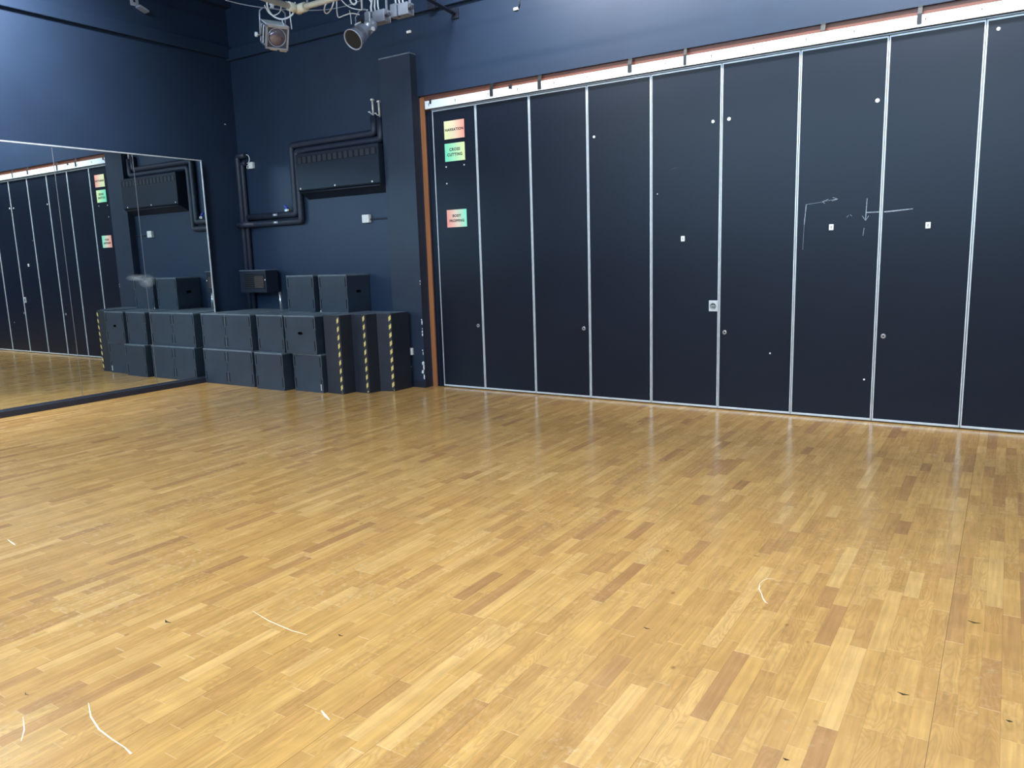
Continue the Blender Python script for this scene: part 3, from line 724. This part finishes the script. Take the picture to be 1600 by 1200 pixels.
MB().tube([(-w - .022, .04, 0), (-w - .022, .0, .22), (-w + .01, .0, .255), (0, .0, .262), (w - .01, .0, .258), (w + .022, .0, .23), (w + .022, .04, 0)], .008, m_lamp, 8).build('yoke', t)
MB().tube([(-w - .01, .04, -.002), (-w - .055, .04, -.002)], .008, m_steel, 8).tube([(-w - .05, .04, -.002), (-w - .075, .04, -.002)], .024, m_lamplight, 12).build('knob', t)
MB().box(-.014, .014, -.02, .02, .262, .32, m_lamplight, .003).box(-.02, .045, -.03, .03, .30, .315, m_bar, .003).build('clamp', t)
# profile lantern
P2 = cam_pt(551.5, 62, 9.0)
axis = (FW * .56 + RT * .44 + UP * .70).normalized()    # from open mouth towards the tail
q = Vector((0, 0, 1)).rotation_difference(axis).to_matrix().to_4x4()
t = thing('theatre_lantern', 'conical grey stage lantern with a dark open mouth, hanging right of the lighting bars joint', 'stage light', P2)
mb = MB(); mb.lathe([(.093, .13), (.100, .0), (.112, -.004), (.112, .008), (.104, .02), (.086, .13), (.076, .22), (.062, .235), (.070, .24), (.070, .37), (.045, .39), (.01, .392)], m_lamp, 28, q)
o = mb.build('housing', t)
mb = MB(); mb.lathe([(.090, .05), (.099, .003)], m_lampin, 28, q); mb.build('mouth', t)
mb = MB(); mb.lathe([(.045, .048), (.03, .040), (.004, .036)], m_red, 20, q @ Matrix.Translation((.015, .03, -.004))); mb.build('lens', t)
side = axis.cross(Vector((0, 0, 1))).normalized(); upv = side.cross(axis).normalized()
c0 = axis * .20
for s_ in (-1, 1):
    mb = MB(); mb.tube([tuple(c0 + side * s_ * .055), tuple(c0 + side * s_ * .145)], .010, m_steel, 8); mb.tube([tuple(c0 + side * s_ * .135), tuple(c0 + side * s_ * .150)], .022, m_lamplight, 10); mb.build('knob', t)
mb = MB(); mb.tube([tuple(c0 + side * .10), tuple(c0 + side * .105 + Vector((0, 0, .16))), tuple(c0 + side * .04 + Vector((0, 0, .215))), tuple(c0 - side * .04 + Vector((0, 0, .215))), tuple(c0 - side * .105 + Vector((0, 0, .16))), tuple(c0 - side * .10)], .007, m_lamp, 8); mb.build('yoke', t)
mb = MB(); mb.tube([tuple(c0 + Vector((0, 0, .21))), tuple(c0 + Vector((0, 0, ZC - P2.z - c0.z)))], .010, m_lamplight, 8); mb.build('clamp', t)
mb = MB(); mb.tube([tuple(axis * .13 + upv * .10), tuple(axis * .24 + upv * .085)], .010, m_lamplight, 8); mb.tube([tuple(axis * .24 + upv * .06), tuple(axis * .24 + upv * .13)], .022, m_lampin, 10); mb.build('focus_knob', t)
# outlet boxes
for (u, v, wd, la) in ((590.5, 28, .27, 'left grey outlet box hanging from the cross bar, beside the conical lantern'), (628.5, 16.5, .235, 'right grey outlet box hanging from the cross bar')):
    p = cam_pt(u, v, 9.35); t = thing('outlet_box', la, 'outlet box', p, 0, 'grey outlet boxes on the lighting rig')
    MB().box(-wd / 2, wd / 2, -.05, .06, -.062, .062, m_grey, .006).build('case', t)
    MB().box(-wd / 2 - .004, -wd / 2 + .085, -.062, .0, -.066, .070, m_grey, .004).box(-wd / 2 + .085, -wd / 2 + .10, -.054, .0, -.062, .05, m_lampface).build('cover', t)
    MB().tube([(wd / 2, -.02, 0), (wd / 2 + .05, -.02, .0)], .022, m_lampface, 10).tube([(wd / 2 + .03, -.05, .01), (wd / 2 + .03, -.06, .01)], .018, m_steel, 10).build('plug', t)
    cb = MB()
    for k, x in enumerate((-.08, -.03, .02)):
        cb.tube([(x, 0, .06), (x - .01, 0, .12), (x + .01 - .01 * k, .0, .2), (x, .01, .42)], .009, m_cable, 8)
    cb.build('cable', t)
    MB().box(wd / 2 - .012, wd / 2 + .004, -.01, .01, .05, .42, m_grey).build('hanger', t)
# cables about the bars
def cable(label, pts, r=.007, d=9.0, mat=m_cable):
    P = [cam_pt(*(p if len(p) == 3 else (*p, d))) for p in pts]; out = []
    for i in range(len(P) - 1):
        p0, p1, p2, p3 = P[max(i - 1, 0)], P[i], P[i + 1], P[min(i + 2, len(P) - 1)]
        for k in range(6):
            s = k / 6; out.append(.5 * ((2 * p1) + (p2 - p0) * s + (2 * p0 - 5 * p1 + 4 * p2 - p3) * s * s + (3 * p1 - p0 - 3 * p2 + p3) * s ** 3))
    out.append(P[-1]); tag(MB().tube(out, r, mat, 8).build('cable'), label, 'cable', 'cables looped about the lighting bars')
cable('white cable looping low under the taped bar corner, over the square lantern', [(417, 2), (419, 14), (427, 25), (440, 30), (453, 26), (460, 17), (459, 8), (462, 4)], .009)
cable('slim cable loop hanging in front of the left bar', [(436, 0), (439, 9), (437, 19), (428, 24), (420, 20), (413, 8)], .005)
cable('thin grey safety wire sagging across behind both lanterns', [(352, 0, 9.3), (380, 7, 9.3), (420, 13, 9.3), (470, 16, 9.3), (510, 15, 9.3), (545, 8, 9.3), (575, -4, 9.3)], .005, mat=m_grey)
cable('pear-shaped white cable loop hanging from the cream bar', [(516, -4), (508, 9), (507, 18), (511, 21), (517, 15), (521, 5), (524, -4)], .007)
cable('white cable swinging right from the cream bar to the left outlet box', [(531, -3), (539, 6), (548, 12), (560, 15), (575, 15.5)], .006, 9.2)
cable('bent white bracket wire left of the conical lantern', [(526, -4), (526.2, 10), (526.5, 18), (529, 27), (538, 24), (549, 21), (562, 23)], .006)
cable('thick white cable bunch above the conical lantern', [(546, -3), (549, 4), (554, 7), (557, 2), (552, -3)], .009)
cable('white cable curling up behind the conical lantern', [(575, -3), (580, 4), (579, 12), (580, 18)], .008, 9.3)
cable('straight wire down to the yoke of the conical lantern', [(546, 16), (548, 26), (549, 38)], .004)
cable('twisted wire hanging beside the yoke of the square lantern', [(447, 2), (452, 14), (454, 30), (456, 46)], .006)
cable('short dark wire dangling from the square lantern clamp', [(441, 30), (441.5, 34), (444, 40)], .005)

# black steel brace from the back wall up to the rig
A = Vector((3.985, YW - .01, 4.412)); B = cam_pt(668, -2, 1); dd = ray(668, -2); s_ = (-.62 - CAM.y) / dd.y; B = CAM + dd * s_
B2 = B + (B - A).normalized() * .6
t = thing('steel_brace', 'black slanting steel brace rising from the wall beside the rail band', 'brace', A)
MB().tube([(0, 0, 0), tuple(B2 - A)], .024, m_wall_dark, 4, smooth=False).build('strut', t)
MB().box(-.05, .05, -.01, .012, -.05, .07, m_wall_dark, .003).build('wall_plate', t)
tag(MB().box(3.66, 3.76, -.145, -.106, 4.50, 4.66, m_wall_dark, .004).tube([(3.72, -.13, 4.64), (3.70, -.21, 5.0)], .012, m_steel, 8).build('rail_bracket'), 'dark bracket on the rail band just behind the slanting brace', 'bracket')
# small white tags on the wall
t = thing('cable_tag', 'tiny white tag on the bare wall above the pilaster', 'tag', (3.285, YW, 4.340))
MB().box(-.03, .03, -.02, .003, -.014, .014, m_wplastic, .002).build('plate', t)
t = thing('cable_tag', 'tiny white tag dangling on a black wire above the second partition panel', 'tag', (4.820, YW, 4.311))
MB().box(-.03, .03, -.02, .003, -.014, .014, m_wplastic, .002).build('plate', t)
MB().tube([(.03, -.01, .0), (.045, -.01, .04), (.04, -.012, .16), (.0, -.012, .19)], .006, m_black, 6).build('wire', t)
# pale bracket high on the left wall
t = thing('wall_bracket', 'pale grey angled bracket on the left wall above the rail band', 'bracket', (XL, -1.42, 4.935))
MB().box(0, .012, -.08, .03, .0, .20, m_grey, .002).box(0, .10, -.01, .12, -.02, .005, m_grey, .002, Matrix.Rotation(R(-20), 4, 'X')).build('plate', t)
o = MB(); o.lathe([(.014, 0), (.014, .004)], m_hole, 12, Matrix.Translation((.012, -.03, .06)) @ Matrix.Rotation(PI / 2, 4, 'Y')); o.build('bolt_hole', t)
tag(MB().box(XL, XL + .01, -.235, -.220, 3.625, 3.640, m_wplastic).build('wall_plug'), 'tiny white dot on the left wall close to the room corner', 'wall plug')

# ------------------------------------------------------------------ marks on the floor
def fmark(name, pts, wd, m):
    MB().ribbon([(x, y, .0) for x, y in pts], wd, (0, 0, 1), m, .0005).build(name, fl)
def Fp(u, v):
    d = ray(u, v); s = -CAM.z / d.z; p = CAM + d * s; return (p.x, p.y)
fmark('scuff_mark', [Fp(*p) for p in ((1187, 912), (1186, 920), (1190, 928), (1192, 935), (1196, 941), (1200, 943))], [.002, .007, .004, .006, .006, .002], m_scuff)
fmark('scuff_mark', [Fp(*p) for p in ((1187, 912), (1192, 907), (1200, 904), (1210, 904))], [.002, .003, .003, .001], m_scuff)
fmark('scuff_mark', [Fp(*p) for p in ((138, 1098), (142, 1120), (155, 1140), (175, 1155), (195, 1168), (205, 1178))], [.002, .006, .006, .005, .004, .008], m_scuff)
fmark('scuff_mark', [Fp(*p) for p in ((36, 1120), (38, 1140), (33, 1158))], [.002, .005, .002], m_scuff)
fmark('scuff_mark', [Fp(*p) for p in ((395, 955), (420, 970), (455, 985), (480, 992))], [.002, .005, .005, .002], m_scuff)
fmark('scuff_mark', [Fp(*p) for p in ((502, 1110), (508, 1118), (515, 1125))], [.004, .010, .004], m_scuff)
fmark('scuff_mark', [Fp(*p) for p in ((12, 843), (20, 849), (24, 852))], [.004, .010, .004], m_scuff)
for (u, v, a, b) in ((1522, 973, .05, .014), (1411, 1085, .04, .012), (1010, 982, .03, .010), (1043, 861, .02, .012), (1182, 869, .03, .006), (1242, 666, .06, .018), (531, 993, .03, .008), (260, 972, .05, .012), (732, 623, .06, .02), (1577, 1127, .02, .012), (1228, 1187, .02, .010), (40, 1085, .03, .004)):
    x, y = Fp(u, v); fmark('dark_dent', [(x - a / 2, y + a * .2), (x, y), (x + a / 2, y + a * .15)], [.002, b, .002], m_knot)

# ------------------------------------------------------------------ room lamps, with added wall washers and windows
def ceiling_lamp(x, y, sx, sy, power, col, label, tilt=(0, 0), spread=180, z=ZC - .12):
    t = thing('ceiling_light', label, 'ceiling light', (x, y, z - .10), 0, 'ceiling lights of the studio')
    t.rotation_euler = (R(tilt[0]), R(tilt[1]), 0)
    MB().box(-sx / 2, -sx / 2 + .03, -.015, .015, .09, .26, m_white).box(sx / 2 - .03, sx / 2, -.015, .015, .09, .26, m_white).build('bracket', t)
    MB().box(-sx / 2 - .03, sx / 2 + .03, -sy / 2 - .03, sy / 2 + .03, .012, .10, m_white, .004).build('housing', t)
    ld = bpy.data.lights.new('tube', 'AREA'); ld.shape = 'RECTANGLE'; ld.size = sx; ld.size_y = sy; ld.energy = power; ld.spread = R(spread); ld.color = col
    lo = bpy.data.objects.new('tube', ld); COL.objects.link(lo); lo.parent = t; lo.location = (0, 0, .006)
cool = (.93, .97, 1.0)
LAMPS = [(1.5, -4.3, .35, 2.2, 370, 'wall-washing ceiling light over the mirrors', (0, 54), 120), (5.6, -1.85, 2.4, .35, 110, 'wall-washing ceiling light nearest the pilaster', (56, 0), 104),  # wall washers added out of view to brighten the upper walls
         (8.4, -1.85, 2.4, .35, 125, 'wall-washing ceiling light nearest the middle of the partition', (56, 0), 104), (11.2, -1.85, 2.4, .35, 125, 'wall-washing ceiling light nearest the right end of the partition', (56, 0), 104),
         (3.0, -7.0, 1.5, .6, 300, 'ceiling light over the open floor by the left wall', (0, 0), 180),
         (4.6, -10.6, 1.5, .6, 230, 'ceiling light at the back of the studio, left of the camera', (0, 0), 180), (8.8, -4.6, 1.5, .6, 280, 'ceiling light over the middle of the studio floor', (0, 0), 160),
         (9.8, -9.6, 1.5, .6, 250, 'ceiling light at the back of the studio, behind the camera', (0, 0), 170)]
for x, y, sx, sy, p, la, ti, spd in LAMPS: ceiling_lamp(x, y, sx, sy, p, cool, la, ti, spd)
m_window_glow, nts, bs = new_mat('daylight_pane')
bs.inputs['Base Color'].default_value = (.6, .7, .8, 1); bs.inputs['Emission Color'].default_value = (.42, .72, 1.0, 1); bs.inputs['Emission Strength'].default_value = 20.0  # glowing windows added behind the camera for cool sheen on the partition
for k in range(5):
    x0 = .8 + k * 2.6
    wf = struct(MB().box(x0 - .06, x0 + 2.36, YB, YB + .05, 3.54, 3.60, m_white).box(x0 - .06, x0 + 2.36, YB, YB + .05, 5.2, 5.26, m_white).box(x0 - .06, x0, YB, YB + .05, 3.6, 5.2, m_white).box(x0 + 2.3, x0 + 2.36, YB, YB + .05, 3.6, 5.2, m_white).box(x0 + 1.12, x0 + 1.18, YB, YB + .05, 3.6, 5.2, m_white), 'window_%d' % (k + 1))
    MB().box(x0, x0 + 2.3, YB, YB + .012, 3.6, 5.2, m_window_glow).build('pane', wf)
w = bpy.data.worlds.new('world'); scn.world = w; w.use_nodes = True
w.node_tree.nodes['Background'].inputs[0].default_value = (.5, .6, .8, 1); w.node_tree.nodes['Background'].inputs[1].default_value = .05
vs.exposure = -0.42
